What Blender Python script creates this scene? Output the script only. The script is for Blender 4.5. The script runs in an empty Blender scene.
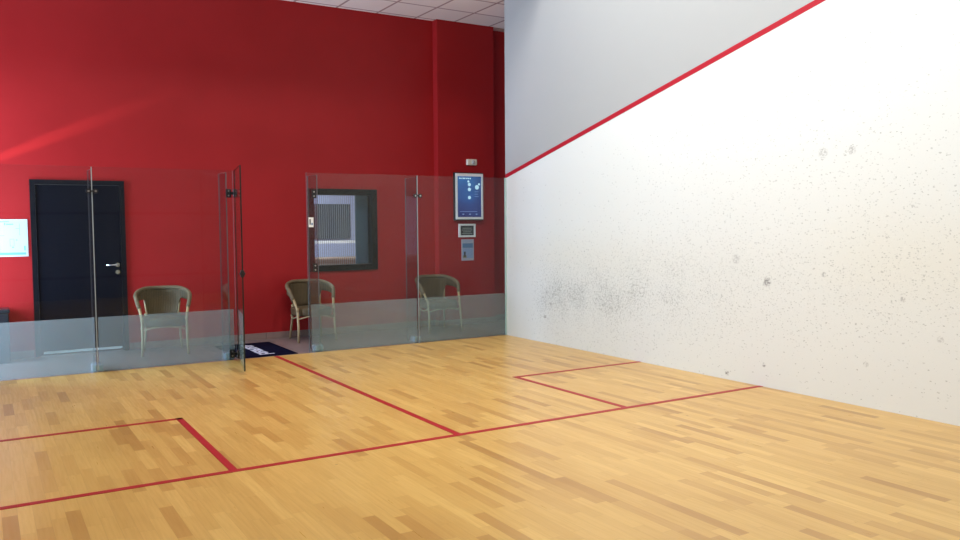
import bpy, bmesh, math, random
from mathutils import Vector, Matrix
random.seed(7)
sc = bpy.context.scene
COL = sc.collection
PI = math.pi

# ------------------------------------------------------------------ materials
def S(r, g, b):
    def f(c):
        c /= 255.0
        return c / 12.92 if c <= 0.04045 else ((c + 0.055) / 1.055) ** 2.4
    return (f(r), f(g), f(b), 1.0)

def mat(name, col, rough=0.6, metal=0.0, spec=0.5, emit=None, estr=1.0, bump=None, coat=0.0):
    m = bpy.data.materials.new(name); m.use_nodes = True
    nt = m.node_tree; b = nt.nodes['Principled BSDF']
    b.inputs['Base Color'].default_value = col
    b.inputs['Roughness'].default_value = rough
    b.inputs['Metallic'].default_value = metal
    b.inputs['Specular IOR Level'].default_value = spec
    b.inputs['Coat Weight'].default_value = coat
    if emit:
        b.inputs['Emission Color'].default_value = emit
        b.inputs['Emission Strength'].default_value = estr
    # gentle procedural variation of the surface
    tc = nt.nodes.new('ShaderNodeTexCoord'); n = nt.nodes.new('ShaderNodeTexNoise')
    nt.links.new(tc.outputs['Object'], n.inputs['Vector'])
    n.inputs['Scale'].default_value = bump[0] if bump else 40
    bp = nt.nodes.new('ShaderNodeBump'); bp.inputs['Strength'].default_value = bump[1] if bump else 0.008
    bp.inputs['Distance'].default_value = 0.01
    nt.links.new(n.outputs['Fac'], bp.inputs['Height']); nt.links.new(bp.outputs['Normal'], b.inputs['Normal'])
    return m

class G:
    """small helper around a node tree"""
    def __init__(s, m): s.nt = m.node_tree; s.b = s.nt.nodes.get('Principled BSDF')
    def n(s, t, **k):
        x = s.nt.nodes.new(t)
        for a, v in k.items(): setattr(x, a, v)
        return x
    def l(s, a, b): s.nt.links.new(a, b)
    def m(s, op, a, b=None, c=None, clamp=False):
        x = s.n('ShaderNodeMath', operation=op); x.use_clamp = clamp
        for i, v in enumerate((a, b, c)):
            if v is None: continue
            if isinstance(v, (int, float)): x.inputs[i].default_value = v
            else: s.l(v, x.inputs[i])
        return x.outputs[0]
    def mix(s, f, a, b, mode='MIX'):
        x = s.n('ShaderNodeMix', data_type='RGBA', blend_type=mode)
        for i, v in ((0, f), (6, a), (7, b)):
            if isinstance(v, (int, float, tuple)): x.inputs[i].default_value = v
            else: s.l(v, x.inputs[i])
        return x.outputs[2]
    def ramp(s, f, stops):
        x = s.n('ShaderNodeValToRGB'); e = x.color_ramp.elements
        while len(e) < len(stops): e.new(0.5)
        for k, (p, c) in zip(e, stops): k.position = p; k.color = c
        s.l(f, x.inputs[0]); return x.outputs[0]
    def smooth(s, v, lo, hi, a=0.0, b=1.0):
        x = s.n('ShaderNodeMapRange', interpolation_type='SMOOTHSTEP')
        s.l(v, x.inputs[0])
        for i, q in enumerate((lo, hi, a, b)): x.inputs[i + 1].default_value = q
        return x.outputs[0]

def wood_floor():
    m = mat('court_maple', S(205, 165, 110), 0.3); g = G(m)
    tc = g.n('ShaderNodeTexCoord'); sp = g.n('ShaderNodeSeparateXYZ'); g.l(tc.outputs['Object'], sp.inputs[0])
    W, L = 0.072, 0.50
    cx = g.m('DIVIDE', sp.outputs[0], W); col = g.m('FLOOR', cx)
    wn = g.n('ShaderNodeTexWhiteNoise', noise_dimensions='1D'); g.l(col, wn.inputs['W'])
    ry = g.m('ADD', g.m('DIVIDE', sp.outputs[1], L), g.m('MULTIPLY', wn.outputs['Value'], 7.3)); row = g.m('FLOOR', ry)
    cb = g.n('ShaderNodeCombineXYZ'); g.l(col, cb.inputs[0]); g.l(row, cb.inputs[1])
    w2 = g.n('ShaderNodeTexWhiteNoise', noise_dimensions='2D'); g.l(cb.outputs[0], w2.inputs['Vector'])
    tone = w2.outputs['Value']
    cA = g.ramp(tone, [(0.0, (0.38, 0.20, 0.07, 1)), (0.08, (0.45, 0.25, 0.09, 1)), (0.2, (0.52, 0.31, 0.118, 1)),
                       (0.5, (0.565, 0.35, 0.138, 1)), (0.8, (0.585, 0.367, 0.148, 1)), (1.0, (0.64, 0.415, 0.175, 1))])
    # grain along the boards
    mp = g.n('ShaderNodeMapping'); g.l(tc.outputs['Object'], mp.inputs[0]); mp.inputs['Scale'].default_value = (60, 3.0, 1)
    of = g.n('ShaderNodeVectorMath', operation='MULTIPLY_ADD'); g.l(w2.outputs['Color'], of.inputs[0]); of.inputs[1].default_value = (9, 9, 0); g.l(mp.outputs[0], of.inputs[2])
    gr = g.n('ShaderNodeTexNoise'); g.l(of.outputs[0], gr.inputs['Vector']); gr.inputs['Scale'].default_value = 1.0; gr.inputs['Detail'].default_value = 4
    c = g.mix(g.smooth(gr.outputs['Fac'], 0.35, 0.75, 0.0, 0.28), cA, (0.40, 0.215, 0.075, 1))
    # wear, large soft patches
    big = g.n('ShaderNodeTexNoise'); g.l(tc.outputs['Object'], big.inputs['Vector']); big.inputs['Scale'].default_value = 0.9; big.inputs['Detail'].default_value = 2
    c = g.mix(g.smooth(big.outputs['Fac'], 0.4, 0.7, 0.0, 0.22), c, (0.66, 0.42, 0.18, 1))
    # tiny knots and scuffs
    vo = g.n('ShaderNodeTexVoronoi', feature='DISTANCE_TO_EDGE'); 
    kn = g.n('ShaderNodeTexVoronoi'); g.l(tc.outputs['Object'], kn.inputs['Vector']); kn.inputs['Scale'].default_value = 2.2
    c = g.mix(g.smooth(kn.outputs['Distance'], 0.015, 0.03, 0.55, 0.0), c, (0.20, 0.10, 0.04, 1))
    # seams
    fx = g.m('FRACT', cx); fy = g.m('FRACT', ry)
    ex = g.m('MINIMUM', fx, g.m('SUBTRACT', 1.0, fx)); ey = g.m('MINIMUM', fy, g.m('SUBTRACT', 1.0, fy))
    seam = g.m('MAXIMUM', g.smooth(ex, 0.0, 0.025, 1.0, 0.0), g.smooth(ey, 0.0, 0.004, 1.0, 0.0))
    c = g.mix(g.m('MULTIPLY', seam, 0.30), c, (0.25, 0.13, 0.05, 1))
    c = g.mix(1.0, c, (1.03, 1.005, 0.73, 1), 'MULTIPLY')
    g.l(c, g.b.inputs['Base Color'])
    g.l(g.smooth(gr.outputs['Fac'], 0.2, 0.8, 0.27, 0.36), g.b.inputs['Roughness'])
    g.b.inputs['Specular IOR Level'].default_value = 0.42
    return m

def court_wall(spots=True, slope=True, lower=(0.715, 0.745, 0.735, 1)):
    """white playing surface, grey paint above the sloping out line, ball marks"""
    m = mat('court_wall_paint', lower, 0.55); g = G(m)
    tc = g.n('ShaderNodeTexCoord'); sp = g.n('ShaderNodeSeparateXYZ'); g.l(tc.outputs['Object'], sp.inputs[0])
    y, z = sp.outputs[1], sp.outputs[2]
    out = g.m('ADD', g.m('MULTIPLY', y, -0.2503), 2.155)
    up = g.m('GREATER_THAN', z, out)
    c = lower
    if spots:
        # zones: thick band of marks low near the back, thinner scatter elsewhere
        def bump1(v, c0, wdt): # gaussian-like
            d = g.m('DIVIDE', g.m('SUBTRACT', v, c0), wdt)
            return g.m('POWER', 2.718, g.m('MULTIPLY', g.m('MULTIPLY', d, d), -1.0))
        zc = g.m('ADD', g.m('MULTIPLY', y, -0.09), 0.50)
        dz = g.m('DIVIDE', g.m('SUBTRACT', z, zc), 0.42)
        band = g.m('POWER', 2.718, g.m('MULTIPLY', g.m('MULTIPLY', dz, dz), -1.0))
        near = g.m('MULTIPLY', band, g.m('MULTIPLY', g.smooth(y, -5.0, -1.6, 0.22, 1.0), g.smooth(y, -0.95, -0.4, 1.0, 0.0)))
        wide = g.m('MULTIPLY', bump1(z, 1.45, 0.95), g.smooth(y, -3.6, -1.4, 0.15, 0.02))
        dens = g.m('ADD', near, wide)
        big = g.n('ShaderNodeTexNoise'); g.l(tc.outputs['Object'], big.inputs['Vector']); big.inputs['Scale'].default_value = 3.0; big.inputs['Detail'].default_value = 5
        dens = g.m('MULTIPLY', dens, g.smooth(big.outputs['Fac'], 0.3, 0.7, 0.72, 1.15))
        # smudge tint
        c = g.mix(g.m('MULTIPLY', dens, 0.14, clamp=True), c, (0.50, 0.52, 0.52, 1))
        ye = g.m('MULTIPLY', bump1(z, 1.25, 0.40), g.smooth(y, -5.6, -4.4, 0.22, 0.0))
        ye2 = g.m('MULTIPLY', bump1(z, 1.12, 0.25), g.smooth(y, -4.0, -1.0, 0.05, 0.22))
        c = g.mix(g.m('ADD', ye, ye2), c, (0.70, 0.66, 0.52, 1))
        for sc_, thr, amt, strc in ((24, 0.13, 0.42, 1.0), (52, 0.32, 0.34, 1.2), (95, 0.50, 0.42, 1.0)):
            mp = g.n('ShaderNodeMapping'); g.l(tc.outputs['Object'], mp.inputs[0]); mp.inputs['Scale'].default_value = (0, 0.62, 1)
            mp.inputs['Location'].default_value = (0, sc_ * .31, sc_ * .17)
            nz = g.n('ShaderNodeTexNoise'); g.l(mp.outputs[0], nz.inputs['Vector']); nz.inputs['Scale'].default_value = sc_ * 1.3
            wv = g.n('ShaderNodeVectorMath', operation='MULTIPLY_ADD'); g.l(nz.outputs['Color'], wv.inputs[0]); wv.inputs[1].default_value = (0.0, 1.2 / sc_, 1.2 / sc_); g.l(mp.outputs[0], wv.inputs[2])
            vo = g.n('ShaderNodeTexVoronoi'); g.l(wv.outputs[0], vo.inputs['Vector']); vo.inputs['Scale'].default_value = sc_
            ps = g.n('ShaderNodeSeparateColor'); g.l(vo.outputs['Color'], ps.inputs[0])
            rad = g.m('MULTIPLY', ps.outputs[1], thr)
            dot = g.m('MULTIPLY', g.m('LESS_THAN', vo.outputs['Distance'], rad), g.m('LESS_THAN', ps.outputs[0], g.m('MULTIPLY', dens, 0.85)))
            c = g.mix(g.m('MULTIPLY', g.m('MULTIPLY', dot, amt), g.m('ADD', 0.35, g.m('MULTIPLY', ps.outputs[2], 0.8))), c, (0.16, 0.18, 0.18, 1))
        for fs_, th, am in ((34, 0.60, 0.34), (62, 0.58, 0.30)):
            fn = g.n('ShaderNodeTexNoise'); g.l(tc.outputs['Object'], fn.inputs['Vector']); fn.inputs['Scale'].default_value = fs_; fn.inputs['Detail'].default_value = 4; fn.inputs['Roughness'].default_value = 0.65
            lim = g.m('SUBTRACT', th + 0.10, g.m('MULTIPLY', g.m('MINIMUM', dens, 1.0), 0.178))
            sp_ = g.smooth(g.m('SUBTRACT', fn.outputs['Fac'], lim), 0.0, 0.05)
            c = g.mix(g.m('MULTIPLY', sp_, am * 1.25), c, (0.22, 0.24, 0.24, 1))
        # white nicks
        vo = g.n('ShaderNodeTexVoronoi'); g.l(tc.outputs['Object'], vo.inputs['Vector']); vo.inputs['Scale'].default_value = 33
        c = g.mix(g.m('MULTIPLY', g.m('LESS_THAN', vo.outputs['Distance'], 0.2), g.m('MULTIPLY', dens, 0.5)), c, (0.9, 0.9, 0.9, 1))
        # single larger marks
        nz = g.n('ShaderNodeTexNoise'); g.l(tc.outputs['Object'], nz.inputs['Vector']); nz.inputs['Scale'].default_value = 60; nz.inputs['Detail'].default_value = 3
        for (py, pz, r, a) in ((-4.313, 0.964, .055, .75), (-3.953, 1.162, .06, .35), (-4.874, 2.085, .06, .35), (-5.143, 2.089, .045, .45),
                               (-0.88, 0.327, .035, .7), (-0.92, 0.65, .03, .6), (-3.856, 0.061, .03, .8), (-4.29, 0.20, .025, .7),
                               (-4.90, 1.06, .03, .5), (-5.6, .9, .03, .4), (-5.3, .35, .03, .35), (-5.9, .62, .035, .3), (-1.0, .5, .03, .6)):
            d = g.m('SQRT', g.m('ADD', g.m('POWER', g.m('SUBTRACT', y, py), 2.0), g.m('POWER', g.m('SUBTRACT', z, pz), 2.0)))
            k = g.m('MULTIPLY', g.smooth(d, r * .4, r, 1.0, 0.0), g.smooth(nz.outputs['Fac'], 0.44, 0.54, 0.1, 1.0))
            c = g.mix(g.m('MULTIPLY', k, a), c, (0.13, 0.13, 0.14, 1))
    if slope: c = g.mix(up, c, (0.39, 0.405, 0.41, 1))
    if isinstance(c, tuple): g.b.inputs['Base Color'].default_value = c
    else: g.l(c, g.b.inputs['Base Color'])
    g.b.inputs['Specular IOR Level'].default_value = 0.3
    return m

def red_wall():
    m = mat('red_wall_paint', (0.40, 0.012, 0.016, 1), 0.45, spec=0.18); g = G(m)
    tc = g.n('ShaderNodeTexCoord'); n = g.n('ShaderNodeTexNoise'); g.l(tc.outputs['Object'], n.inputs['Vector']); n.inputs['Scale'].default_value = 1.7; n.inputs['Detail'].default_value = 5
    c = g.mix(g.smooth(n.outputs['Fac'], 0.3, 0.7), (0.315, 0.0125, 0.014, 1), (0.34, 0.014, 0.016, 1))
    g.l(c, g.b.inputs['Base Color'])
    return m

def tiles(name, base, grout, size, ox=0.0, oy=0.0, seam=0.008, rough=0.7, speck=0.0, axes=(0, 1)):
    m = mat(name, base, rough); g = G(m)
    tc = g.n('ShaderNodeTexCoord'); sp = g.n('ShaderNodeSeparateXYZ'); g.l(tc.outputs['Object'], sp.inputs[0])
    es = []
    fl = []
    for i, o in ((axes[0], ox), (axes[1], oy)):
        u = g.m('DIVIDE', g.m('SUBTRACT', sp.outputs[i], o), size); f = g.m('FRACT', u); fl.append(g.m('FLOOR', u))
        es.append(g.m('MINIMUM', f, g.m('SUBTRACT', 1.0, f)))
    e = g.m('MINIMUM', es[0], es[1])
    cb = g.n('ShaderNodeCombineXYZ'); g.l(fl[0], cb.inputs[0]); g.l(fl[1], cb.inputs[1])
    wn = g.n('ShaderNodeTexWhiteNoise', noise_dimensions='2D'); g.l(cb.outputs[0], wn.inputs['Vector'])
    hi = tuple(min(1, v * 1.08) for v in base[:3]) + (1,); lo = tuple(v * .92 for v in base[:3]) + (1,)
    c = g.mix(wn.outputs['Value'], lo, hi)
    n = g.n('ShaderNodeTexNoise'); g.l(tc.outputs['Object'], n.inputs['Vector']); n.inputs['Scale'].default_value = 90
    c = g.mix(g.smooth(n.outputs['Fac'], 0.55, 0.7, 0, speck), c, tuple(v * .5 for v in base[:3]) + (1,))
    c = g.mix(g.smooth(e, seam / size * .5, seam / size, 1.0, 0.0), c, grout)
    g.l(c, g.b.inputs['Base Color'])
    return m

def glass_mat(name, tint, f0=1.0):
    m = bpy.data.materials.new(name); m.use_nodes = True; nt = m.node_tree; nt.nodes.clear()
    o = nt.nodes.new('ShaderNodeOutputMaterial'); mx = nt.nodes.new('ShaderNodeMixShader')
    tr = nt.nodes.new('ShaderNodeBsdfTransparent'); tr.inputs[0].default_value = tint
    gl = nt.nodes.new('ShaderNodeBsdfGlossy'); gl.inputs['Roughness'].default_value = 0.02; gl.inputs[0].default_value = (1, 1, 1, 1)
    fr = nt.nodes.new('ShaderNodeFresnel'); fr.inputs[0].default_value = 1.5
    # same reflectance whichever side the ray comes from
    ge = nt.nodes.new('ShaderNodeNewGeometry'); 
    ior = nt.nodes.new('ShaderNodeMapRange'); nt.links.new(ge.outputs['Backfacing'], ior.inputs[0])
    ior.inputs[3].default_value = 1.5; ior.inputs[4].default_value = 1 / 1.5; nt.links.new(ior.outputs[0], fr.inputs[0])
    mu = nt.nodes.new('ShaderNodeMath'); mu.operation = 'MULTIPLY'; mu.inputs[1].default_value = f0; nt.links.new(fr.outputs[0], mu.inputs[0])
    nt.links.new(mu.outputs[0], mx.inputs[0]); nt.links.new(tr.outputs[0], mx.inputs[1]); nt.links.new(gl.outputs[0], mx.inputs[2])
    nt.links.new(mx.outputs[0], o.inputs[0])
    return m

def film_mat(name, through, body, cover, noise=True):
    m = bpy.data.materials.new(name); m.use_nodes = True; nt = m.node_tree; nt.nodes.clear(); g = G(m)
    o = g.n('ShaderNodeOutputMaterial')
    tr = g.n('ShaderNodeBsdfTransparent'); tr.inputs[0].default_value = through
    di = g.n('ShaderNodeBsdfDiffuse'); di.inputs[0].default_value = body
    tl = g.n('ShaderNodeBsdfTranslucent'); tl.inputs[0].default_value = body
    m1 = g.n('ShaderNodeMixShader'); m1.inputs[0].default_value = 0.5; g.l(di.outputs[0], m1.inputs[1]); g.l(tl.outputs[0], m1.inputs[2])
    m2 = g.n('ShaderNodeMixShader'); g.l(tr.outputs[0], m2.inputs[1]); g.l(m1.outputs[0], m2.inputs[2])
    tc = g.n('ShaderNodeTexCoord'); n = g.n('ShaderNodeTexNoise'); g.l(tc.outputs['Object'], n.inputs['Vector']); n.inputs['Scale'].default_value = 2.0
    g.l(g.smooth(n.outputs['Fac'], 0.3, 0.7, cover - .02, cover + .02), m2.inputs[0])
    g.l(m2.outputs[0], o.inputs[0])
    return m

def wicker(name, a, b, sc_=1.0):
    m = mat(name, a, 0.6); g = G(m)
    tc = g.n('ShaderNodeTexCoord')
    w1 = g.n('ShaderNodeTexWave', bands_direction='Z'); w1.inputs['Scale'].default_value = 26 * sc_; w1.inputs['Distortion'].default_value = 1.0
    w2 = g.n('ShaderNodeTexWave', bands_direction='X'); w2.inputs['Scale'].default_value = 16 * sc_; w2.inputs['Distortion'].default_value = 0.6
    g.l(tc.outputs['Object'], w1.inputs[0]); g.l(tc.outputs['Object'], w2.inputs[0])
    k = g.m('MULTIPLY', w1.outputs['Fac'], w2.outputs['Fac'])
    n = g.n('ShaderNodeTexNoise'); g.l(tc.outputs['Object'], n.inputs[0]); n.inputs['Scale'].default_value = 14
    k2 = g.m('ADD', g.m('MULTIPLY', k, 0.8), g.m('MULTIPLY', n.outputs['Fac'], 0.35), clamp=True)
    g.l(g.mix(k2, a, b), g.b.inputs['Base Color'])
    bp = g.n('ShaderNodeBump'); bp.inputs['Strength'].default_value = 0.6; bp.inputs['Distance'].default_value = 0.01
    g.l(k, bp.inputs['Height']); g.l(bp.outputs[0], g.b.inputs['Normal'])
    return m

M = {}
M['floor'] = wood_floor()
M['cwall'] = court_wall()
M['fwall'] = court_wall(spots=False, slope=False, lower=(0.20, 0.20, 0.20, 1))  # dim light on the front wall put into its colour, weakening its reflection
M['red'] = red_wall()
M['white_paint'] = mat('white_paint', (0.80, 0.80, 0.78, 1), 0.6)
M['line'] = mat('court_line_red', (0.36, 0.012, 0.018, 1), 0.45, spec=0.3)
M['linewall'] = mat('wall_line_red', (0.40, 0.008, 0.022, 1), 0.5, spec=0.3)
M['linedark'] = mat('front_line_dark_red', (0.06, 0.004, 0.006, 1), 0.5)  # line red darkened to go with the dimmed front wall
M['tile'] = tiles('stone_floor_tile', (0.21, 0.145, 0.135, 1), (0.12, 0.08, 0.075, 1), 0.33, 0.1, 0.18, 0.006, 0.35, 0.15)
M['skirt'] = tiles('stone_skirting_tile', (0.24, 0.15, 0.13, 1), (0.13, 0.08, 0.07, 1), 0.33, 0.1, 0.0, 0.006, 0.4, 0.1, (0, 1))
M['ceil'] = tiles('ceiling_tile', (0.82, 0.70, 0.64, 1), (0.40, 0.25, 0.23, 1), 0.6, 0.01, 0.22, 0.022, 0.9, 0.15)
M['glass'] = glass_mat('clear_glass', (0.92, 0.96, 0.95, 1), 0.36)
M['edge'] = mat('glass_edge_green', (0.10, 0.19, 0.185, 1), 0.15)
M['edge_fin'] = mat('glass_edge_fin', (0.12, 0.10, 0.12, 1), 0.3)
M['seal'] = mat('joint_seal_lit', (0.45, 0.52, 0.56, 1), 0.3)  # pale tone stands in for daylight caught on the glass edges
M['edge_light'] = mat('glass_edge_pale', (0.42, 0.56, 0.52, 1), 0.2)
M['edge_dark'] = mat('glass_edge_dark', (0.012, 0.02, 0.02, 1), 0.2)
M['fin'] = glass_mat('fin_glass', (0.84, 0.88, 0.92, 1), 0.6)
M['film'] = film_mat('frosted_film', (0.86, 0.93, 0.92, 1), (0.58, 0.64, 0.66, 1), 0.27)
M['black'] = mat('black_metal', (0.008, 0.008, 0.010, 1), 0.4)
M['bolt'] = mat('bolt_steel', (0.45, 0.43, 0.42, 1), 0.3, 1.0)
M['chrome'] = mat('satin_chrome', (0.72, 0.74, 0.76, 1), 0.25, 1.0)
M['shoe'] = mat('shoe_polished', (0.62, 0.70, 0.85, 1), 0.18, 0.7)
M['bright'] = mat('brushed_alu', (0.75, 0.78, 0.82, 1), 0.4, 0.4)
M['door'] = mat('door_charcoal', (0.004, 0.0042, 0.008, 1), 0.5, spec=0.06)
M['frame'] = mat('door_frame_black', (0.003, 0.003, 0.006, 1), 0.45, spec=0.2)
M['winframe'] = mat('window_frame_black', (0.004, 0.003, 0.003, 1), 0.45, spec=0.2)
M['mat'] = mat('mat_navy', (0.003, 0.003, 0.014, 1), 0.95, spec=0.05, bump=(300, .3))
M['matprint'] = mat('mat_print_white', (0.62, 0.62, 0.74, 1), 0.9)
M['wicker'] = wicker('woven_rattan', (0.045, 0.026, 0.009, 1), (0.17, 0.108, 0.042, 1))
M['rim'] = wicker('rattan_roll', (0.09, 0.058, 0.026, 1), (0.27, 0.19, 0.10, 1), 2.0)
M['cane'] = mat('cane_leg', (0.36, 0.25, 0.13, 1), 0.5, bump=(25, .3))
M['bin'] = mat('bin_black', (0.010, 0.012, 0.018, 1), 0.3)
M['paper'] = mat('paper_white', (0.80, 0.80, 0.80, 1), 0.7)
M['sheet'] = mat('sheet_white', (0.55, 0.58, 0.58, 1), 0.7)
M['plan'] = mat('plan_pale_cyan', (0.48, 0.60, 0.56, 1), 0.6)
M['plan_line'] = mat('plan_lines', (0.15, 0.38, 0.38, 1), 0.6)
M['plan_blue'] = mat('plan_footer', (0.16, 0.38, 0.50, 1), 0.6)
M['tvframe'] = mat('tv_white_frame', (0.84, 0.86, 0.86, 1), 0.35)
M['tvback'] = mat('tv_black_case', (0.008, 0.007, 0.008, 1), 0.4)
M['device'] = mat('detector_ivory', (0.68, 0.62, 0.52, 1), 0.5)
M['lens'] = mat('detector_lens', (0.42, 0.42, 0.40, 1), 0.3)
M['sign_dark'] = mat('sign_dark', (0.035, 0.042, 0.042, 1), 0.5)
M['sign_grey'] = mat('sign_text_grey', (0.26, 0.29, 0.28, 1), 0.6)
M['poster_bg'] = mat('poster_grey', (0.42, 0.42, 0.50, 1), 0.6)
M['poster_blue'] = mat('poster_blue', (0.10, 0.20, 0.36, 1), 0.6)
M['poster_pale'] = mat('poster_pale_blue', (0.26, 0.36, 0.58, 1), 0.6)
M['poster_dark'] = mat('poster_figure', (0.03, 0.03, 0.03, 1), 0.6)
M['poster_tan'] = mat('poster_tan', (0.28, 0.23, 0.13, 1), 0.6)
M['roomwall'] = mat('far_room_wall', (0.50, 0.54, 0.80, 1), 0.8)
M['roomfloor'] = mat('far_room_floor', (0.35, 0.22, 0.15, 1), 0.6)
M['counter'] = mat('counter_brown', (0.30, 0.19, 0.14, 1), 0.5)
M['slate'] = mat('slate_blue_panel', (0.045, 0.085, 0.16, 1), 0.7)
M['greyblock'] = mat('dark_grey_board', (0.05, 0.053, 0.08, 1), 0.7)
M['rail'] = mat('white_rail', (0.85, 0.85, 0.9, 1), 0.5)
M['cord'] = mat('blind_strand', (0.38, 0.38, 0.46, 1), 0.6)
M['lamp'] = mat('lamp_diffuser', (0.9, 0.9, 0.9, 1), 0.5, emit=(1.0, 0.97, 0.9, 1), estr=3.0)
M['housing'] = mat('lamp_housing', (0.75, 0.75, 0.75, 1), 0.5)

def screen_mat():
    m = mat('screen_blue', (0.01, 0.02, 0.05, 1), 0.2); g = G(m)
    tc = g.n('ShaderNodeTexCoord'); sp = g.n('ShaderNodeSeparateXYZ'); g.l(tc.outputs['Object'], sp.inputs[0])
    n = g.n('ShaderNodeTexNoise'); g.l(tc.outputs['Object'], n.inputs['Vector']); n.inputs['Scale'].default_value = 3.5
    d = g.m('ADD', g.m('MULTIPLY', g.m('SUBTRACT', sp.outputs[2], 1.60), 1.3), g.m('MULTIPLY', g.m('SUBTRACT', n.outputs['Fac'], 0.5), 0.8))
    c = g.ramp(d, [(0.0, S(40, 42, 92)), (0.35, S(42, 62, 120)), (0.7, S(44, 98, 160)), (1.0, S(42, 78, 130))])
    dx = g.smooth(sp.outputs[0], 0.20, 0.38, 0.0, 0.45)
    c = g.mix(dx, c, S(50, 50, 92))
    g.l(c, g.b.inputs['Emission Color']); g.b.inputs['Emission Strength'].default_value = 1.0
    return m
M['screen'] = screen_mat()
M['screen_white'] = mat('screen_white', (0.1, 0.1, 0.1, 1), 0.4, emit=S(185, 220, 240), estr=1.0)
M['screen_dim'] = mat('screen_dim', (0.1, 0.1, 0.1, 1), 0.4, emit=S(95, 130, 185), estr=1.0)

# ------------------------------------------------------------------ mesh helpers
def add_box(bm, x0, x1, y0, y1, z0, z1, mi=0, bev=0.0):
    r = bmesh.ops.create_cube(bm, size=1.0)
    vs = r['verts']
    for v in vs:
        v.co = Vector((x0 + (v.co.x + .5) * (x1 - x0), y0 + (v.co.y + .5) * (y1 - y0), z0 + (v.co.z + .5) * (z1 - z0)))
    fs = list({f for v in vs for f in v.link_faces})
    for f in fs: f.material_index = mi
    if bev:
        es = list({e for f in fs for e in f.edges})
        bmesh.ops.bevel(bm, geom=es, offset=bev, segments=2, affect='EDGES', profile=0.5)
    return fs

def add_tube(bm, pts, rad, seg=10, cap=True):
    pts = [Vector(p) for p in pts]; rings = []
    rr = rad if isinstance(rad, (list, tuple)) else [rad] * len(pts)
    prev = None
    for i, p in enumerate(pts):
        t = (pts[min(i + 1, len(pts) - 1)] - pts[max(i - 1, 0)]).normalized()
        if prev is None:
            a = t.orthogonal().normalized()
        else:
            a = (prev - t * prev.dot(t)).normalized()
        prev = a; b = t.cross(a)
        rings.append([bm.verts.new(p + (a * math.cos(k * 2 * PI / seg) + b * math.sin(k * 2 * PI / seg)) * rr[i]) for k in range(seg)])
    for A, B in zip(rings, rings[1:]):
        for k in range(seg):
            f = bm.faces.new((A[k], A[(k + 1) % seg], B[(k + 1) % seg], B[k])); f.smooth = True
    if cap:
        bm.faces.new(list(reversed(rings[0]))); bm.faces.new(rings[-1])

def add_disc(bm, c, axis, r, h, seg=20):
    """solid disc centred at c, axis 'x','y' or 'z'"""
    d = {'x': Vector((1, 0, 0)), 'y': Vector((0, 1, 0)), 'z': Vector((0, 0, 1))}[axis]
    add_tube(bm, [Vector(c) - d * h / 2, Vector(c) + d * h / 2], r, seg)

def new(name, bm, mats, parent=None, loc=None):
    me = bpy.data.meshes.new(name)
    bmesh.ops.recalc_face_normals(bm, faces=bm.faces)
    bm.to_mesh(me); bm.free()
    for m in (mats if isinstance(mats, (list, tuple)) else [mats]): me.materials.append(m)
    o = bpy.data.objects.new(name, me); COL.objects.link(o)
    if parent is not None:
        o.parent = parent
    return o

def tag(o, label=None, cat=None, group=None, kind=None):
    if label: o['label'] = label
    if cat: o['category'] = cat
    if group: o['group'] = group
    if kind: o['kind'] = kind
    return o

def empty(name, loc, label, cat, group=None, rz=0.0):
    o = bpy.data.objects.new(name, None); COL.objects.link(o); o.location = loc; o.rotation_euler = (0, 0, rz)
    o.empty_display_size = 0.1
    return tag(o, label, cat, group)

def box(name, b, m, parent=None, bev=0.0):
    bm = bmesh.new(); add_box(bm, *b, bev=bev); return new(name, bm, m, parent)

def struct(name, b, m, label=None):
    o = box(name, b, m); o['kind'] = 'structure'
    if label: o['label'] = label
    o['category'] = name.split('_')[0]
    return o

# ------------------------------------------------------------------ setting
CH = 6.6     # court clear height
floor = struct('floor', (-6.4, 0.0, -9.75, 0.0, -0.1, 0.0), M['floor'], 'pale maple strip floor of the squash court')
cfloor = struct('floor_corridor', (-7.8, 2.6, 0.0, 1.7, -0.1, -0.002), M['tile'], 'brown stone tile floor of the corridor behind the glass')

def line(name, x0, x1, y0, y1, label):
    o = box(name, (x0, x1, y0, y1, 0.0002, 0.0022), M['line'], floor); o['label'] = label; return o
line('short_line', -6.4, 0.0, -4.285, -4.235, 'red short line across the whole court')
line('half_court_line', -3.232, -3.182, -4.235, -0.012, 'red half court line running to the glass doorway')
for s, (xa, xb, xs) in (('right', (-1.6, 0.0, -1.65)), ('left', (-6.4, -4.78, -4.83))):
    line('service_box_line', xa, xb, -2.66, -2.61, 'red back edge of the %s service box' % s)
    line('service_box_line', xs, xs + .05, -4.235, -2.61, 'red inner edge of the %s service box' % s)

wr = struct('wall_right', (0.0, 0.16, -9.95, 0.02, 0.0, CH), M['cwall'], 'ball-marked white side wall with grey paint above the red out line')
# sloping out line on the side wall (a painted band, 5 cm)
bm = bmesh.new()
def slope_band(bm, x0, x1, z_off0, z_off1):
    vs = []
    for x in (x0, x1):
        for (y, zo) in ((0.02, z_off0), (0.02, z_off1), (-9.75, z_off1), (-9.75, z_off0)):
            vs.append(bm.verts.new((x, y, 2.13 - 0.2503 * y + zo)))
    for f in ((0, 1, 2, 3), (7, 6, 5, 4), (0, 4, 5, 1), (1, 5, 6, 2), (2, 6, 7, 3), (3, 7, 4, 0)):
        bm.faces.new([vs[i] for i in f])
slope_band(bm, -0.003, 0.0005, 0.0, 0.052)
new('out_line', bm, M['linewall'], wr)['label'] = 'red sloping out line'

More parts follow.
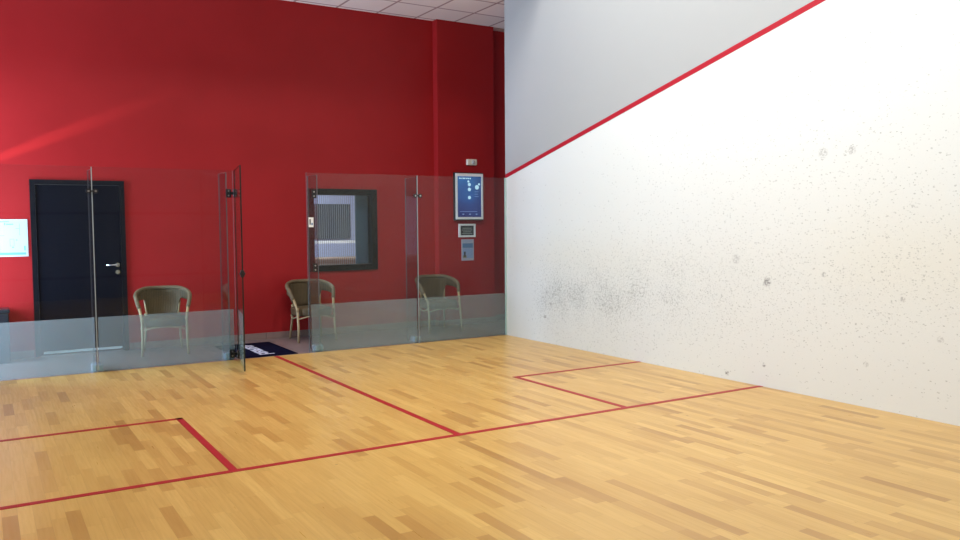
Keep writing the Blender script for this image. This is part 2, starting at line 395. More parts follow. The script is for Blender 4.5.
# left side wall: unseen high windows added to light the court
bm = bmesh.new(); LW = (-8.6, -3.6, 2.3, 4.5)
add_box(bm, -6.56, -6.4, -9.95, LW[0], 0, CH); add_box(bm, -6.56, -6.4, LW[1], 0.02, 0, CH)
add_box(bm, -6.56, -6.4, LW[0], LW[1], 0, LW[2]); add_box(bm, -6.56, -6.4, LW[0], LW[1], LW[3], CH)
wl = new('wall_left', bm, M['fwall']); tag(wl, None, 'wall', kind='structure')
bm = bmesh.new()
add_box(bm, -6.53, -6.47, LW[0], LW[1], LW[2], LW[2] + .05); add_box(bm, -6.53, -6.47, LW[0], LW[1], LW[3] - .05, LW[3])
for k in range(6):
    yy = LW[0] + (LW[1] - LW[0] - .05) * k / 5; add_box(bm, -6.53, -6.47, yy, yy + .05, LW[2] + .05, LW[3] - .05)
w3 = new('window_3_added', bm, M['winframe']); tag(w3, None, 'window', kind='structure')
for k in range(5):
    yy = LW[0] + (LW[1] - LW[0] - .05) * k / 5 + .05; box('pane', (-6.505, -6.495, yy, yy + (LW[1] - LW[0] - .05) / 5 - .05, LW[2] + .05, LW[3] - .05), M['glass'], w3)
wf = struct('wall_front', (-6.4, 0.0, -9.91, -9.75, 0.0, CH), M['fwall'], 'front wall behind the viewer, darkened in colour')
for n_, z0, z1 in (('tin_line', 0.43, 0.48), ('service_line', 1.78, 1.83), ('front_out_line', 4.57, 4.62)):
    box(n_, (-6.4, 0.0, -9.751, -9.745, z0, z1), M['linedark'], wf)
ceil = struct('ceiling', (-6.56, 0.16, -9.95, 0.1, CH, CH + 0.1), M['white_paint'])
ccl = struct('ceiling_corridor', (-7.8, 2.6, 0.02, 1.8, 4.5, 4.6), M['ceil'], 'off-white square ceiling tiles above the corridor')
struct('wall_shade_block', (-6.4, 0.0, -1.0, 0.1, 4.60, CH), M['white_paint'])  # unseen block added and deepened to shade the upper walls from the lamps

# red back wall with real openings for the window; the door stands in front of its leaf opening
WX0, WX1, WZ0, WZ1 = -2.225, -1.265, 0.905, 1.985
DX0, DX1, DZ = -5.585, -4.573, 2.066
bm = bmesh.new()
Y0, Y1 = 1.5, 1.64
add_box(bm, -7.8, DX0, Y0, Y1, 0, 4.5)
add_box(bm, DX0, DX1, Y0, Y1, DZ, 4.5)
add_box(bm, DX1, WX0, Y0, Y1, 0, 4.5)
add_box(bm, WX0, WX1, Y0, Y1, 0, WZ0)
add_box(bm, WX0, WX1, Y0, Y1, WZ1, 4.5)
add_box(bm, WX1, 0.69, Y0, Y1, 0, 4.5)
add_box(bm, 0.69, 2.6, Y0 + .07, Y1, 0, 4.5)
wb = new('wall_back', bm, M['red']); tag(wb, 'tall red painted wall behind the glass', 'wall', kind='structure')
p = box('pillar', (-0.30, 0.68, 1.37, 1.5, 0, 4.5), M['red'], wb, bev=0.004); p['label'] = 'shallow red pilaster carrying the screen'
sk = bmesh.new()
add_box(sk, -7.8, DX0 - .01, 1.488, 1.5, 0, 0.085); add_box(sk, DX1 + .01, -0.30, 1.488, 1.5, 0, 0.085)
add_box(sk, -0.312, 0.69, 1.358, 1.37, 0, 0.085); add_box(sk, -0.312, -0.30, 1.37, 1.488, 0, 0.085); add_box(sk, 0.69, 2.6, 1.558, 1.57, 0, 0.085)
tag(new('baseboard_back', sk, M['skirt']), 'low brown tile skirting along the red wall', 'baseboard', kind='structure')

# corridor ends: an unseen tall window is added in the left one for light
bm = bmesh.new()
add_box(bm, -7.95, -7.8, 0.02, 0.15, 0, 4.6); add_box(bm, -7.95, -7.8, 1.35, 1.8, 0, 4.6)
add_box(bm, -7.95, -7.8, 0.15, 1.35, 0, 0.1); add_box(bm, -7.95, -7.8, 0.15, 1.35, 2.4, 4.6)
tag(new('wall_corridor_left', bm, M['white_paint']), None, 'wall', kind='structure')
struct('wall_corridor_right', (2.6, 2.75, -0.2, 1.8, 0, 4.6), M['white_paint'])
struct('wall_corridor_front', (0.16, 2.6, -0.15, 0.0, 0, 4.6), M['white_paint'])
struct('wall_corridor_near', (-7.95, -6.56, -0.15, 0.0, 0, 4.6), M['white_paint'])
bm = bmesh.new()
add_box(bm, -7.90, -7.84, 0.15, 0.2, 0.1, 2.4); add_box(bm, -7.90, -7.84, 1.3, 1.35, 0.1, 2.4)
add_box(bm, -7.90, -7.84, 0.2, 1.3, 0.1, 0.15); add_box(bm, -7.90, -7.84, 0.2, 1.3, 2.35, 2.4)
w2 = new('window_2_added', bm, M['frame']); tag(w2, None, 'window', kind='structure')
box('pane', (-7.875, -7.865, 0.2, 1.3, 0.15, 2.35), M['glass'], w2)

# ------------------------------------------------------------------ door
bm = bmesh.new()
add_box(bm, DX0, DX0 + .055, 1.478, 1.60, 0, DZ); add_box(bm, DX1 - .055, DX1, 1.478, 1.60, 0, DZ)
add_box(bm, DX0 + .055, DX1 - .055, 1.478, 1.60, DZ - .055, DZ)
d1 = new('door_1', bm, M['frame']); tag(d1, 'charcoal door in a black frame in the red wall', 'door', kind='structure')
leaf = box('door_leaf', (DX0 + .058, DX1 - .058, 1.492, 1.535, 0.012, DZ - .058), M['door'], d1, bev=0.002)
bm = bmesh.new()
hx, hz = -4.675, 1.052
add_disc(bm, (hx, 1.486, hz), 'y', 0.026, 0.012, 20)
add_tube(bm, [(hx, 1.49, hz), (hx, 1.445, hz), (hx - .006, 1.437, hz), (hx - .02, 1.435, hz), (hx - .13, 1.437, hz)], 0.0095, 10)
new('door_handle', bm, M['chrome'], leaf)['label'] = 'chrome lever handle'
bm = bmesh.new(); add_disc(bm, (hx, 1.486, 0.965), 'y', 0.026, 0.012, 20); add_disc(bm, (hx, 1.478, 0.965), 'y', 0.011, 0.02, 12)
new('lock', bm, M['chrome'], leaf)['label'] = 'round chrome lock plate'
box('kick_strip', (-5.50, -4.65, 1.484, 1.492, 0.030, 0.058), M['bright'], leaf)['label'] = 'silver draught strip along the foot of the door'

# ------------------------------------------------------------------ window in the red wall
bm = bmesh.new()
a, b_, c_, d_ = WX0 - .035, WX1 + .03, WZ0 - .03, WZ1 + .03; fw = .085
add_box(bm, a, a + fw, 1.475, 1.62, c_, d_); add_box(bm, b_ - fw, b_, 1.475, 1.62, c_, d_)
add_box(bm, a + fw, b_ - fw, 1.475, 1.62, c_, c_ + fw); add_box(bm, a + fw, b_ - fw, 1.475, 1.62, d_ - fw, d_)
w1 = new('window_1', bm, M['winframe']); tag(w1, 'square interior window with a thick black frame', 'window', kind='structure')
box('pane', (a + fw, b_ - fw, 1.54, 1.548, c_ + fw, d_ - fw), M['glass'], w1)

# the room behind it
struct('floor_far_room', (-4.5, 2.6, 1.64, 6.0, -0.1, -0.002), M['roomfloor'])
struct('wall_far_room', (-4.5, 2.6, 6.0, 6.1, 0, 3.2), M['roomwall'])
struct('wall_far_left', (-4.6, -4.5, 1.64, 6.1, 0, 3.2), M['roomwall'])
struct('wall_far_right', (2.6, 2.7, 1.8, 6.1, 0, 3.2), M['roomwall'])
struct('ceiling_far_room', (-4.5, 2.6, 1.64, 6.0, 3.2, 3.3), M['white_paint'])
e = empty('strand_blind', (0, 0, 0), 'pale strand blind hanging inside the interior window', 'blind')
bm = bmesh.new(); add_box(bm, -2.2, -1.3, 1.66, 1.69, 2.0, 2.03); new('head_rail', bm, M['rail'], e)
x = -2.15; k = 0
while x < -1.48:
    box('strand', (x, x + 0.007, 1.672, 1.676, 0.80, 2.0), M['cord'], e); x += 0.031; k += 1
tag(box('curtain_panel', (-1.475, -1.25, 1.70, 1.72, 0.6, 2.05), M['slate']), 'slate blue curtain panel at the right of the interior window', 'curtain')
tag(box('handrail', (-3.6, 0.4, 5.0, 5.05, 1.18, 1.23), M['rail']), 'white horizontal rail seen through the interior window', 'rail')
cn = empty('counter', (0, 0, 0), 'brown counter low in the room behind the interior window', 'counter')
box('counter_body', (-3.8, 0.8, 4.35, 4.8, -0.002, 0.90), M['counter'], cn); box('counter_top', (-3.85, 0.85, 4.3, 4.85, 0.90, 0.94), M['counter'], cn, bev=0.008)
tag(box('wall_board', (-0.60, 0.20, 5.96, 6.0, 1.25, 1.93), M['greyblock'], bev=0.005), 'dark grey board on the wall beyond the interior window', 'board')

# ------------------------------------------------------------------ glass back wall
GT, TH = 2.13, 0.012
def glass_sheet(name, x0, x1, y0, y1, z0, z1, parent, edge='edge', main='glass', axis='y', ends=(True, True)):
    """a sheet of glass: clear faces, coloured cut edges"""
    bm = bmesh.new(); fs = add_box(bm, x0, x1, y0, y1, z0, z1)
    for f in fs:
        n = f.normal
        big = abs(n.y) if axis == 'y' else abs(n.x)
        f.material_index = 0 if big > .5 else 1
        if n.z < -.5: f.material_index = 0
    return new(name, bm, [M[main], M[edge]], parent)

def bolt_pair(parent, cx, z, dx, y=-0.001, r=.026):
    for s in (-1, 1):
        bm = bmesh.new(); add_disc(bm, (cx + s * dx, y - .008, z), 'y', r, .016, 18)
        bb = new('clamp_bolt', bm, M['black'], parent)
        bm = bmesh.new(); add_disc(bm, (cx + s * dx, y - .0175, z), 'y', r * .42, .004, 12)
        new('bolt_centre', bm, M['bolt'], bb)

panels = [(-6.395, -5.095, 'outermost clear glass panel at the left end, in front of the charcoal door'),
          (-5.087, -3.655, 'clear glass panel between charcoal door and the open doorway, left chair behind it'),
          (-2.80, -1.349, 'clear glass panel in front of the interior window, right of the doorway'),
          (-1.341, -0.004, 'clear glass panel nearest the white side wall, below the wall screen')]
for i, (x0, x1, lab) in enumerate(panels):
    e = empty('glass_screen', ((x0 + x1) / 2, 0, 0), lab, 'glass panel', 'fixed panels of the glass back wall')
    cx = (x0 + x1) / 2; x0 -= cx; x1 -= cx
    glass_sheet('pane', x0, x1, 0.0, TH, 0.004, GT, e, edge='edge')
    fx0 = x0 + (.012 if i != 2 else .036); fx1 = x1 - (.012 if i != 1 else .02)
    box('frosted_film', (fx0, fx1, TH + .0005, TH + .0012, 0.006, 0.575), M['film'], e)['label'] = 'frosted strip along the foot of the pane'
    if i in (0, 2): box('joint_seal_lit', (x1, x1 + .008, 0.001, TH - .001, 0.004, GT), M['seal'], e)
    if i == 3:
        box('edge_channel', (x1 - .016, x1, -0.004, TH + .006, 0.004, GT), M['edge_light'], e)['label'] = 'pale edge seal against the side wall'

def fin(x, lab, vis=True, feet=True):
    e = empty('glass_fin', (x, 0, 0), lab, 'glass fin', 'glass fins stiffening the back wall')
    glass_sheet('pane', -.006, .006, TH + .004, .34, 0.004, GT - .02, e, edge='edge_fin', main='fin', axis='x')
    bm = bmesh.new(); add_box(bm, -.055, .055, .03, .16, -0.002, .085, bev=.02); new('shoe', bm, M['shoe'], e)['label'] = 'shiny clamp shoe'
    return e
f1 = fin(-5.091, 'narrow glass fin behind the joint in front of the charcoal door')
f2 = fin(-3.725, 'narrow glass fin at the hinge side of the open doorway')
f3 = fin(-2.665, 'narrow glass fin at the latch side of the doorway, left of the window')
f4 = fin(-1.345, 'narrow glass fin behind the joint between window and pillar')
for f_, zs, dx in ((f1, (1.88,), .034), (f4, (1.875,), .034), (f3, (1.88, 1.01), .0)):
    for z in zs:
        bm = bmesh.new()
        if dx: add_box(bm, -.03, .03, -.006, -.0005, z - .008, z + .008)
        else: add_box(bm, -.075, -.02, -.008, -.0005, z - .05, z + .05)
        cl = new('clamp', bm, M['black'], f_)
        if dx:
            bolt_pair(cl, 0, z, dx)
        else:
            for zz in (z - .025, z + .025):
                bm = bmesh.new(); add_disc(bm, (-.047, -.011, zz), 'y', .008, .006, 12); new('bolt_centre', bm, M['bolt'], cl)
# door strike sticker
e = empty('push_sticker', (0, 0, 0), 'small white sticker with dark mark on glass beside the doorway', 'sticker')
box('paper_square', (-2.782, -2.722, -0.0015, -0.0003, 1.490, 1.605), M['paper'], e)
box('printed_figure', (-2.772, -2.756, -0.0022, -0.0016, 1.520, 1.585), M['poster_dark'], e); box('printed_figure', (-2.75, -2.73, -0.0022, -0.0016, 1.515, 1.54), M['poster_blue'], e)

# open glass door: hinged on the left side of the doorway, swung into the court
L = 0.885
hinge = Vector((-3.640, -0.012)); tip = Vector((-3.805, -0.87)); dv = (tip - hinge)
ang = math.atan2(dv.y, dv.x)
door = empty('glass_door', (hinge.x, hinge.y, 0), 'frameless glass door standing open into the court', 'glass door', rz=ang)
L = dv.length
glass_sheet('pane', 0.0, L, -.007, .007, 0.012, GT, door, edge='edge_dark')
box('frosted_film', (.02, L - .015, .0075, .0082, 0.016, 0.575), M['film'], door)['label'] = 'frosted strip along the foot of the door'
for z in (1.875, 0.075):
    # patch hinge: plates on the door, bar across to plate on the fixed panel
    bm = bmesh.new(); add_box(bm, 0.03, L * .12, -.016, .016, z - .045, z + .045, bev=.003)
    h = new('hinge', bm, M['black'], door); h['label'] = 'black patch hinge'
    for zz in (z - .022, z + .022):
        bm = bmesh.new(); add_disc(bm, (.07, -.018, zz), 'y', .008, .006, 12); new('bolt_centre', bm, M['bolt'], h)
# fixed side of the hinge, part of the door set (local frame: rotate world offset back)
inv = Matrix.Rotation(-ang, 4, 'Z') @ Matrix.Translation((-hinge.x, -hinge.y, 0))
for z in (1.875, 0.075):
    bm = bmesh.new()
    add_box(bm, -3.735, -3.678, -.014, -.0006, z - .048, z + .048, bev=.003)
    add_box(bm, -3.68, -3.634, -.045, -.018, z - .016, z + .016)
    add_box(bm, -3.70, -3.674, -.045, -.012, z - .016, z + .016)
    add_box(bm, -3.655, -3.628, -.075, -.03, z - .040, z + .040)
    bm.transform(inv); h = new('hinge', bm, M['black'], door); h['label'] = 'black hinge plate bolted to the fixed pane'
    for zz in (z - .024, z + .024):
        bm = bmesh.new(); add_disc(bm, (-3.707, -.016, zz), 'y', .009, .006, 12); bm.transform(inv); new('bolt_centre', bm, M['bolt'], h)
bm = bmesh.new(); add_box(bm, L - .07, L + .006, -.018, .018, 0.985, 1.055, bev=.004)
add_tube(bm, [(L - .03, -.018, 1.02), (L - .03, -.03, 1.02)], .012); add_tube(bm, [(L - .03, .018, 1.02), (L - .03, .03, 1.02)], .012)
new('lock', bm, M['black'], door)['label'] = 'small black latch on the free edge'

# ------------------------------------------------------------------ chairs
def make_chair():
    """rattan tub chair, front faces -y, origin on the floor under the seat centre"""
    root = bpy.data.objects.new('wicker_armchair', None); COL.objects.link(root); root.empty_display_size = .1
    # top roll: parametric path around the chair, t from -1 (left arm front) to 1 (right arm front)
    def rim(t):
        a = abs(t); th = t * math.radians(118)          # 0 = back centre
        x = .305 * math.sin(th); y = .27 * math.cos(th) + .01
        z = .765 - .14 * max(0, (a - .28) / .72) ** 1.5
        if a > .86: z -= (a - .86) * .55
        return Vector((x, y, z))
    N = 40
    ts = [-1 + 2 * i / N for i in range(N + 1)]
    bm = bmesh.new(); add_tube(bm, [rim(t) for t in ts], .024, 10); new('top_roll', bm, M['rim'], root)
    # woven panel: solid thin shell; deep at the back, only a strip under the arms
    bm = bmesh.new(); rings = []
    n = 44
    for i in range(n + 1):
        t = -0.97 + 1.94 * i / n; p = rim(t); a = abs(t)
        if a < .30: low = .42
        elif a < .38: low = .42 + (a - .30) / .08 * (.10)
        else: low = p.z - .125 + .05 * min(1, (a - .38) / .5)
        if .30 <= a < .38: low = .42 + ((a - .30) / .08) * ((p.z - .125) - .42)
        q = Vector((p.x * .93, (p.y - .01) * .90 + .01, low)) if a < .4 else Vector((p.x * .985, p.y, low))
        d = Vector((p.x, p.y - .01, 0)).normalized() * .007
        col = []
        for k in range(7):
            f = k / 6; m_ = p.lerp(q, f)
            col.append((bm.verts.new(m_ + d), bm.verts.new(m_ - d)))
        rings.append(col)
    for A, B in zip(rings, rings[1:]):
        for k in range(6):
            for s in (0, 1):
                f = bm.faces.new((A[k][s], B[k][s], B[k + 1][s], A[k + 1][s])); f.smooth = True
        bm.faces.new((A[6][0], B[6][0], B[6][1], A[6][1])); bm.faces.new((A[0][0], B[0][0], B[0][1], A[0][1]))
    for C_ in (rings[0], rings[-1]):
        for k in range(6): bm.faces.new((C_[k][0], C_[k + 1][0], C_[k + 1][1], C_[k][1]))
    new('backrest', bm, M['wicker'], root)
    # seat: rounded pad with woven apron
    bm = bmesh.new(); prof = [(.0, .435), (.8, .44), (.96, .432), (1.0, .415), (.985, .36), (.95, .335), (0, .335)]
    seg = 28; rr = []
    for (s, z) in prof:
        if s == 0: rr.append([bm.verts.new((0, -.01, z))]); continue
        ring = []
        for k in range(seg):
            u = 2 * PI * k / seg; cx_, sy = math.cos(u), math.sin(u)
            pw = .72
            x = math.copysign(abs(cx_) ** pw, cx_) * .255 * s; y = math.copysign(abs(sy) ** pw, sy) * .25 * s - .01
            ring.append(bm.verts.new((x, y, z)))
        rr.append(ring)
    for A, B in zip(rr, rr[1:]):
        if len(A) == 1:
            for k in range(seg): bm.faces.new((A[0], B[k], B[(k + 1) % seg])).smooth = True
        elif len(B) == 1:
            for k in range(seg): bm.faces.new((B[0], A[(k + 1) % seg], A[k]))
        else:
            for k in range(seg): bm.faces.new((A[k], A[(k + 1) % seg], B[(k + 1) % seg], B[k])).smooth = True
    new('seat', bm, M['wicker'], root)
    # legs: front ones rise to the arm ends, rear ones to the seat
    ea, eb = rim(-.97), rim(.97)
    for p, s in ((ea, -1), (eb, 1)):
        bm = bmesh.new()
        add_tube(bm, [(s * .255, -.255, 0), (s * .245, -.235, .2), (s * .245, -.20, .42), (p.x * .98, p.y - .01, p.z - .01)], [.014, .015, .016, .016], 10)
        add_tube(bm, [(s * .2455, -.2, .40), (s * .2455, -.2, .445)], .02, 10)
        new('leg', bm, M['cane'], root)
    for s in (-1, 1):
        bm = bmesh.new(); add_tube(bm, [(s * .215, .255, 0), (s * .20, .215, .2), (s * .185, .185, .40), (s * .195, .20, .46)], [.013, .015, .016, .016], 10); new('leg', bm, M['cane'], root)
        # upright beside the opening between back panel and arm
        bm = bmesh.new(); t = .36 * s; p = rim(t); add_tube(bm, [(p.x * .85, p.y * .80, .42), (p.x * .97, p.y * .97, .60), (p.x, p.y, p.z - .02)], .011, 8); new('back_post', bm, M['cane'], root)
        bm = bmesh.new(); add_tube(bm, [(s * .245, -.205, .34), (s * .255, -.06, .30), (s * .245, .08, .33), (s * .19, .19, .35)], .009, 8); new('side_brace', bm, M['cane'], root)
    bm = bmesh.new(); add_tube(bm, [(-.244, -.222, .30), (-.12, -.235, .33), (0, -.24, .338), (.12, -.235, .33), (.244, -.222, .30)], .009, 8); new('front_brace', bm, M['cane'], root)
    return root

def copy_thing(src):
    r = src.copy(); COL.objects.link(r)
    for ch in list(src.children):
        c = ch.copy(); COL.objects.link(c); c.parent = r
    return r
ch = make_chair()
spots = [((-4.24, 1.05), -0.13, 'wicker armchair right of the charcoal door, leftmost of the three'),
         ((-2.37, 1.13), -0.03, 'wicker armchair below the left side of the interior window, beside the doorway'),
         ((-0.55, 0.95), -0.06, 'wicker armchair in front of the red pillar, rightmost of the three')]
for i, ((x, y), rz, lab) in enumerate(spots):
    o = ch if i == 0 else copy_thing(ch)
    if i == 0: srcs = ch
    o.location = (x, y, -0.002); o.rotation_euler = (0, 0, rz)
    tag(o, lab, 'chair', 'wicker armchairs along the red wall')

# ------------------------------------------------------------------ doormat
e = empty('doormat', (0, 0, 0), 'dark navy doormat with white lettering in the glass doorway', 'doormat')
box('rug', (-3.62, -2.93, 0.04, 1.18, -0.002, 0.008), M['mat'], e, bev=0.003)
# worn, unreadable white letter strokes running along the mat
bm = bmesh.new()
ys = 0.14
random.seed(3)
for k in range(9):
    y = .16 + k * .098; x0, x1 = -3.345, -3.215
    if k == 0: x1 = -3.17
    q = random.random()
    add_box(bm, x0, x1, y, y + .026, 0.0075, 0.0092)
    add_box(bm, x0 if q < .5 else x1 - .03, x0 + .03 if q < .5 else x1, y + .026, y + .075, 0.0075, 0.0092)
    if k % 2: add_box(bm, x0, x1, y + .055, y + .078, 0.0075, 0.0092)
    else: add_box(bm, (x0 + x1) / 2 - .015, (x0 + x1) / 2 + .015, y + .026, y + .06, 0.0075, 0.0092)
new('lettering', bm, M['matprint'], e)['label'] = 'white printed lettering'

# ------------------------------------------------------------------ bin
e = empty('waste_bin', (0, 0, 0), 'black waste bin at the left edge, below the pale plan poster', 'bin')
bm = bmesh.new(); add_box(bm, -6.14, -5.845, 1.19, 1.47, -0.002, 0.56, bev=.012); new('bin_body', bm, M['bin'], e)
bm = bmesh.new(); add_box(bm, -6.15, -5.835, 1.18, 1.48, 0.56, 0.605, bev=.012); new('bin_lid', bm, M['bin'], e)

# ------------------------------------------------------------------ evacuation plan
e = empty('plan_poster', (0, 0, 0), 'pale cyan floor plan poster on the red wall left of the door', 'poster')
box('paper_sheet', (-6.22, -5.618, 1.492, 1.4995, 1.18, 1.607), M['sheet'], e)
box('printed_plan', (-6.20, -5.633, 1.4905, 1.492, 1.235, 1.59), M['plan'], e)
box('printed_footer', (-6.20, -5.64, 1.4903, 1.492, 1.20, 1.228), M['plan_blue'], e)
bm = bmesh.new()
for (x0, x1, z0, z1) in ((-5.83, -5.76, 1.545, 1.556), (-5.85, -5.84, 1.54, 1.565), (-5.80, -5.797, 1.30, 1.38), (-5.76, -5.757, 1.30, 1.38), (-5.80, -5.757, 1.378, 1.381),
                         (-5.80, -5.757, 1.30, 1.303), (-5.74, -5.725, 1.365, 1.375), (-5.78, -5.762, 1.28, 1.29), (-5.95, -5.9, 1.26, 1.27), (-6.1, -5.85, 1.42, 1.4225),
                         (-6.1, -6.097, 1.3, 1.5), (-5.70, -5.697, 1.42, 1.56), (-5.74, -5.70, 1.5, 1.503), (-5.66, -5.645, 1.25, 1.30), (-5.95, -5.8, 1.575, 1.583)):
    box('printed_line', (x0, x1, 1.4895, 1.491, z0, z1), M['plan_line'], e)

# ------------------------------------------------------------------ wall screen and notices on the pillar
PY = 1.37
e = empty('wall_screen', (0, 0, 0), 'upright wall screen with white frame and blue picture on the red pillar', 'screen')
X0, X1, Z0, Z1 = -0.045, 0.428, 1.585, 2.268
bm = bmesh.new(); add_box(bm, X0 - .006, X1 + .012, PY - .065, PY - .0005, Z0 - .015, Z1 + .015, bev=.008); new('case', bm, M['tvback'], e)
bm = bmesh.new(); fw = .030
for b4 in ((X0, X0 + fw, Z0, Z1), (X1 - fw, X1, Z0, Z1), (X0 + fw, X1 - fw, Z0, Z0 + .034), (X0 + fw, X1 - fw, Z1 - .042, Z1)):
    add_box(bm, b4[0], b4[1], PY - .078, PY - .064, b4[2], b4[3])
new('frame', bm, M['tvframe'], e)['label'] = 'white frame'
sx0, sx1, sz0, sz1 = X0 + fw, X1 - fw, Z0 + .034, Z1 - .042
scr = box('display', (sx0, sx1, PY - .070, PY - .066, sz0, sz1), M['screen'], e)
def icon(u, v, r):
    bm = bmesh.new(); add_disc(bm, (sx0 + u * (sx1 - sx0), PY - .0712, sz0 + v * (sz1 - sz0)), 'y', r, .002, 18)
    new('icon', bm, M['screen_white'], scr)
icon(.50, .80, .026); icon(.46, .875, .017); icon(.50, .68, .027); icon(.50, .48, .026); icon(.82, .735, .034); icon(.91, .81, .017)
bm = bmesh.new()
x = sx0 + .03
for w_ in (.03, .012, .045, .02, .03, .02):
    add_box(bm, x, x + w_, PY - .072, PY - .0702, sz1 - .04, sz1 - .022); x += w_ + .009
new('caption', bm, M['screen_white'], scr)
bm = bmesh.new()
for u, v, w_ in ((.72, .62, .07), (.72, .56, .06), (.72, .5, .07), (.1, .13, .3)):
    box('text_line', (sx0 + u * (sx1 - sx0), min(sx1, sx0 + u * (sx1 - sx0) + w_), PY - .072, PY - .0702, sz0 + v * (sz1 - sz0), sz0 + v * (sz1 - sz0) + .006), M['screen_dim'], scr)
for u in (.2, .48, .76):
    box('menu_mark', (sx0 + u * (sx1 - sx0), sx0 + u * (sx1 - sx0) + .03, PY - .072, PY - .0702, sz0 + .035, sz0 + .05), M['screen_dim'], scr)

e = empty('motion_detector', (0, 0, 0), 'small ivory detector box above the wall screen', 'detector')
bm = bmesh.new(); add_box(bm, 0.175, 0.345, PY - .05, PY - .0005, 2.397, 2.487, bev=.012); new('casing', bm, M['device'], e)
bm = bmesh.new(); r = bmesh.ops.create_uvsphere(bm, u_segments=16, v_segments=10, radius=.03); bmesh.ops.translate(bm, verts=r['verts'], vec=(.275, PY - .05, 2.44))
for f in bm.faces: f.smooth = True
new('sensor_dome', bm, M['lens'], e)

e = empty('framed_notice', (0, 0, 0), 'small dark notice in a white frame directly under the wall screen', 'sign')
bm = bmesh.new(); a, b_, c_, d_ = .035, .325, 1.318, 1.518; fw = .028
for q in ((a, a + fw, c_, d_), (b_ - fw, b_, c_, d_), (a + fw, b_ - fw, c_, c_ + fw), (a + fw, b_ - fw, d_ - fw, d_)): add_box(bm, q[0], q[1], PY - .02, PY - .0005, q[2], q[3])
new('frame', bm, M['paper'], e); box('board', (a + fw, b_ - fw, PY - .012, PY - .002, c_ + fw, d_ - fw), M['sign_dark'], e)
bm = bmesh.new()
for z, u0, u1 in ((1.452, .10, .26), (1.425, .09, .27), (1.398, .11, .25), (1.372, .09, .27)): box('printed_line', (u0, u1, PY - .0135, PY - .0118, z - .006, z + .006), M['sign_grey'], e)

e = empty('rules_poster', (0, 0, 0), 'narrow grey and blue poster, lowest item on the red pillar', 'poster')
a, b_, c_, d_ = .085, .30, .965, 1.285
box('paper_sheet', (a, b_, PY - .006, PY - .0005, c_, d_), M['poster_bg'], e)
box('printed_panel', (a + .018, b_ - .018, PY - .0075, PY - .006, 1.155, 1.225), M['poster_blue'], e)
box('printed_panel', (a + .018, b_ - .018, PY - .0073, PY - .006, 1.00, 1.150), M['poster_pale'], e)
box('printed_picture', (a + .022, a + .085, PY - .0085, PY - .0074, 1.005, 1.045), M['poster_tan'], e)
box('printed_picture', (a + .040, a + .068, PY - .009, PY - .0076, 1.02, 1.10), M['poster_dark'], e)
bm = bmesh.new()
for z in (1.262, 1.245): box('printed_line', (a + .03, b_ - .03, PY - .0072, PY - .0059, z - .004, z + .004), M['poster_pale'], e)

# ------------------------------------------------------------------ added lamps and stand-in daylight
def area(name, loc, rot, sx, sy, power, col, spread=180, parent=None):
    l = bpy.data.lights.new(name, 'AREA'); l.shape = 'RECTANGLE'; l.size = sx; l.size_y = sy; l.energy = power; l.color = col; l.spread = math.radians(spread)
    o = bpy.data.objects.new(name, l); COL.objects.link(o); o.location = loc; o.rotation_euler = rot
    if parent: o.parent = parent
    return o
rows = [(-4.9, -4.6), (-3.2, -4.6), (-1.6, -4.6), (-4.9, -2.5), (-3.2, -2.5), (-1.6, -2.5)]  # places of the unseen lamps added over the court
POW = 62
for k, (x, y) in enumerate(rows):
    e = empty('added_ceiling_lamp', (x, y, CH), 'unseen long lamp added to light the court', 'ceiling lamp', 'unseen ceiling lamps added above the court')
    box('housing', (-.15, .15, -.75, .75, -.08, 0), M['housing'], e, bev=.01)
    box('diffuser', (-.13, .13, -.73, .73, -.095, -.081), M['lamp'], e)
    l = area('lamp_light', (0, 0, -.11), (0, 0, 0), .26, 1.46, POW, (1.0, .985, .96), parent=e)
# area lamp standing in for daylight at the added high windows
area('court_fill_light', (-6.45, (LW[0] + LW[1]) / 2, (LW[2] + LW[3]) / 2), (0, -PI / 2, 0), LW[3] - LW[2] - .1, LW[1] - LW[0] - .1, 145, (.90, .96, 1.0), spread=125)
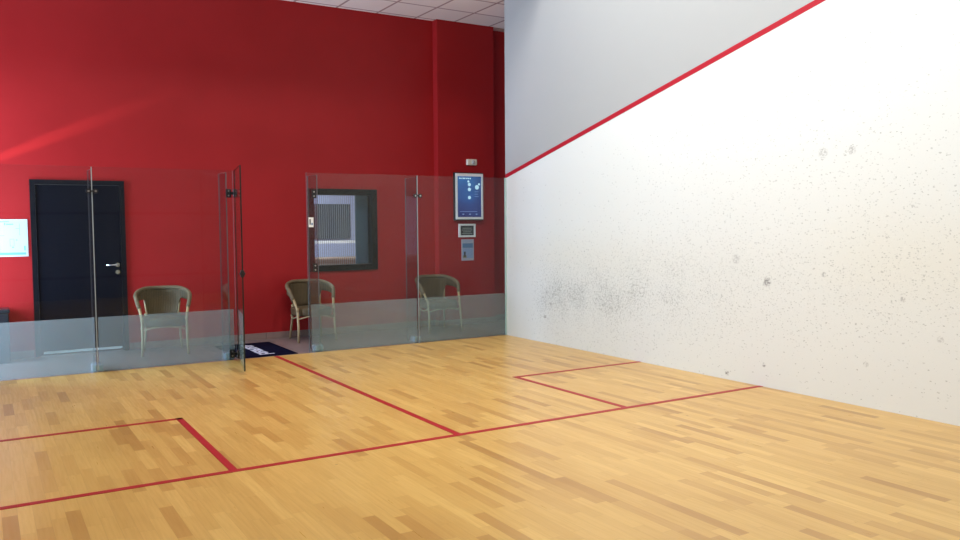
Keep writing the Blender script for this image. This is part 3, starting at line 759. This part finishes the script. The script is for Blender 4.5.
# area lamp standing in for daylight at the added corridor window
area('corridor_fill_light', (-7.78, 0.75, 1.25), (0, -PI / 2, 0), 2.1, 1.1, 400, (.50, .72, 1.0))
# light of the far room
area('far_room_light', (-1.9, 3.6, 3.15), (0, 0, 0), 2.0, 1.6, 190, (.92, .95, 1.0))
# spotlight added to make the streak of reflected sun on the red wall
sl = bpy.data.lights.new('streak_spot', 'SPOT'); sl.energy = 1900; sl.spot_size = math.radians(3.8); sl.spot_blend = 1.0; sl.shadow_soft_size = 0.01; sl.color = (1, .9, .85)
so = bpy.data.objects.new('streak_spot', sl); COL.objects.link(so); so.location = (-7.75, 1.30, 1.42)
so.rotation_euler = (Vector((-5.40, 1.5, 2.525)) - so.location).to_track_quat('-Z', 'Y').to_euler()

w = bpy.data.worlds.new('world'); sc.world = w; w.use_nodes = True
bg = w.node_tree.nodes['Background']; bg.inputs[0].default_value = (0.75, 0.85, 1.0, 1); bg.inputs[1].default_value = 1.0

# ------------------------------------------------------------------ camera
pos = Vector((-6.0964, -9.3087, 1.5052)); yaw, pit, rol, F = 0.5472, -0.0553, -0.0078, 820.6
f = Vector((math.sin(yaw) * math.cos(pit), math.cos(yaw) * math.cos(pit), math.sin(pit)))
rt = Vector((math.cos(yaw), -math.sin(yaw), 0)); up = rt.cross(f)
r2 = rt * math.cos(rol) + up * math.sin(rol); u2 = up * math.cos(rol) - rt * math.sin(rol)
cam = bpy.data.cameras.new('camera'); cam.sensor_width = 36; cam.lens = F / 960 * 36; cam.clip_start = .02
co = bpy.data.objects.new('camera', cam); COL.objects.link(co)
mw = Matrix((r2, u2, -f)).transposed().to_4x4(); mw.translation = pos; co.matrix_world = mw
sc.camera = co
sc.view_settings.view_transform = 'Standard'; sc.view_settings.look = 'None'
sc.view_settings.exposure = 0.0; sc.view_settings.gamma = 1.0; sc.view_settings.use_curve_mapping = False
sc.cycles.transparent_max_bounces = 24; sc.cycles.max_bounces = 10; sc.cycles.diffuse_bounces = 5
sc.cycles.sample_clamp_indirect = 6
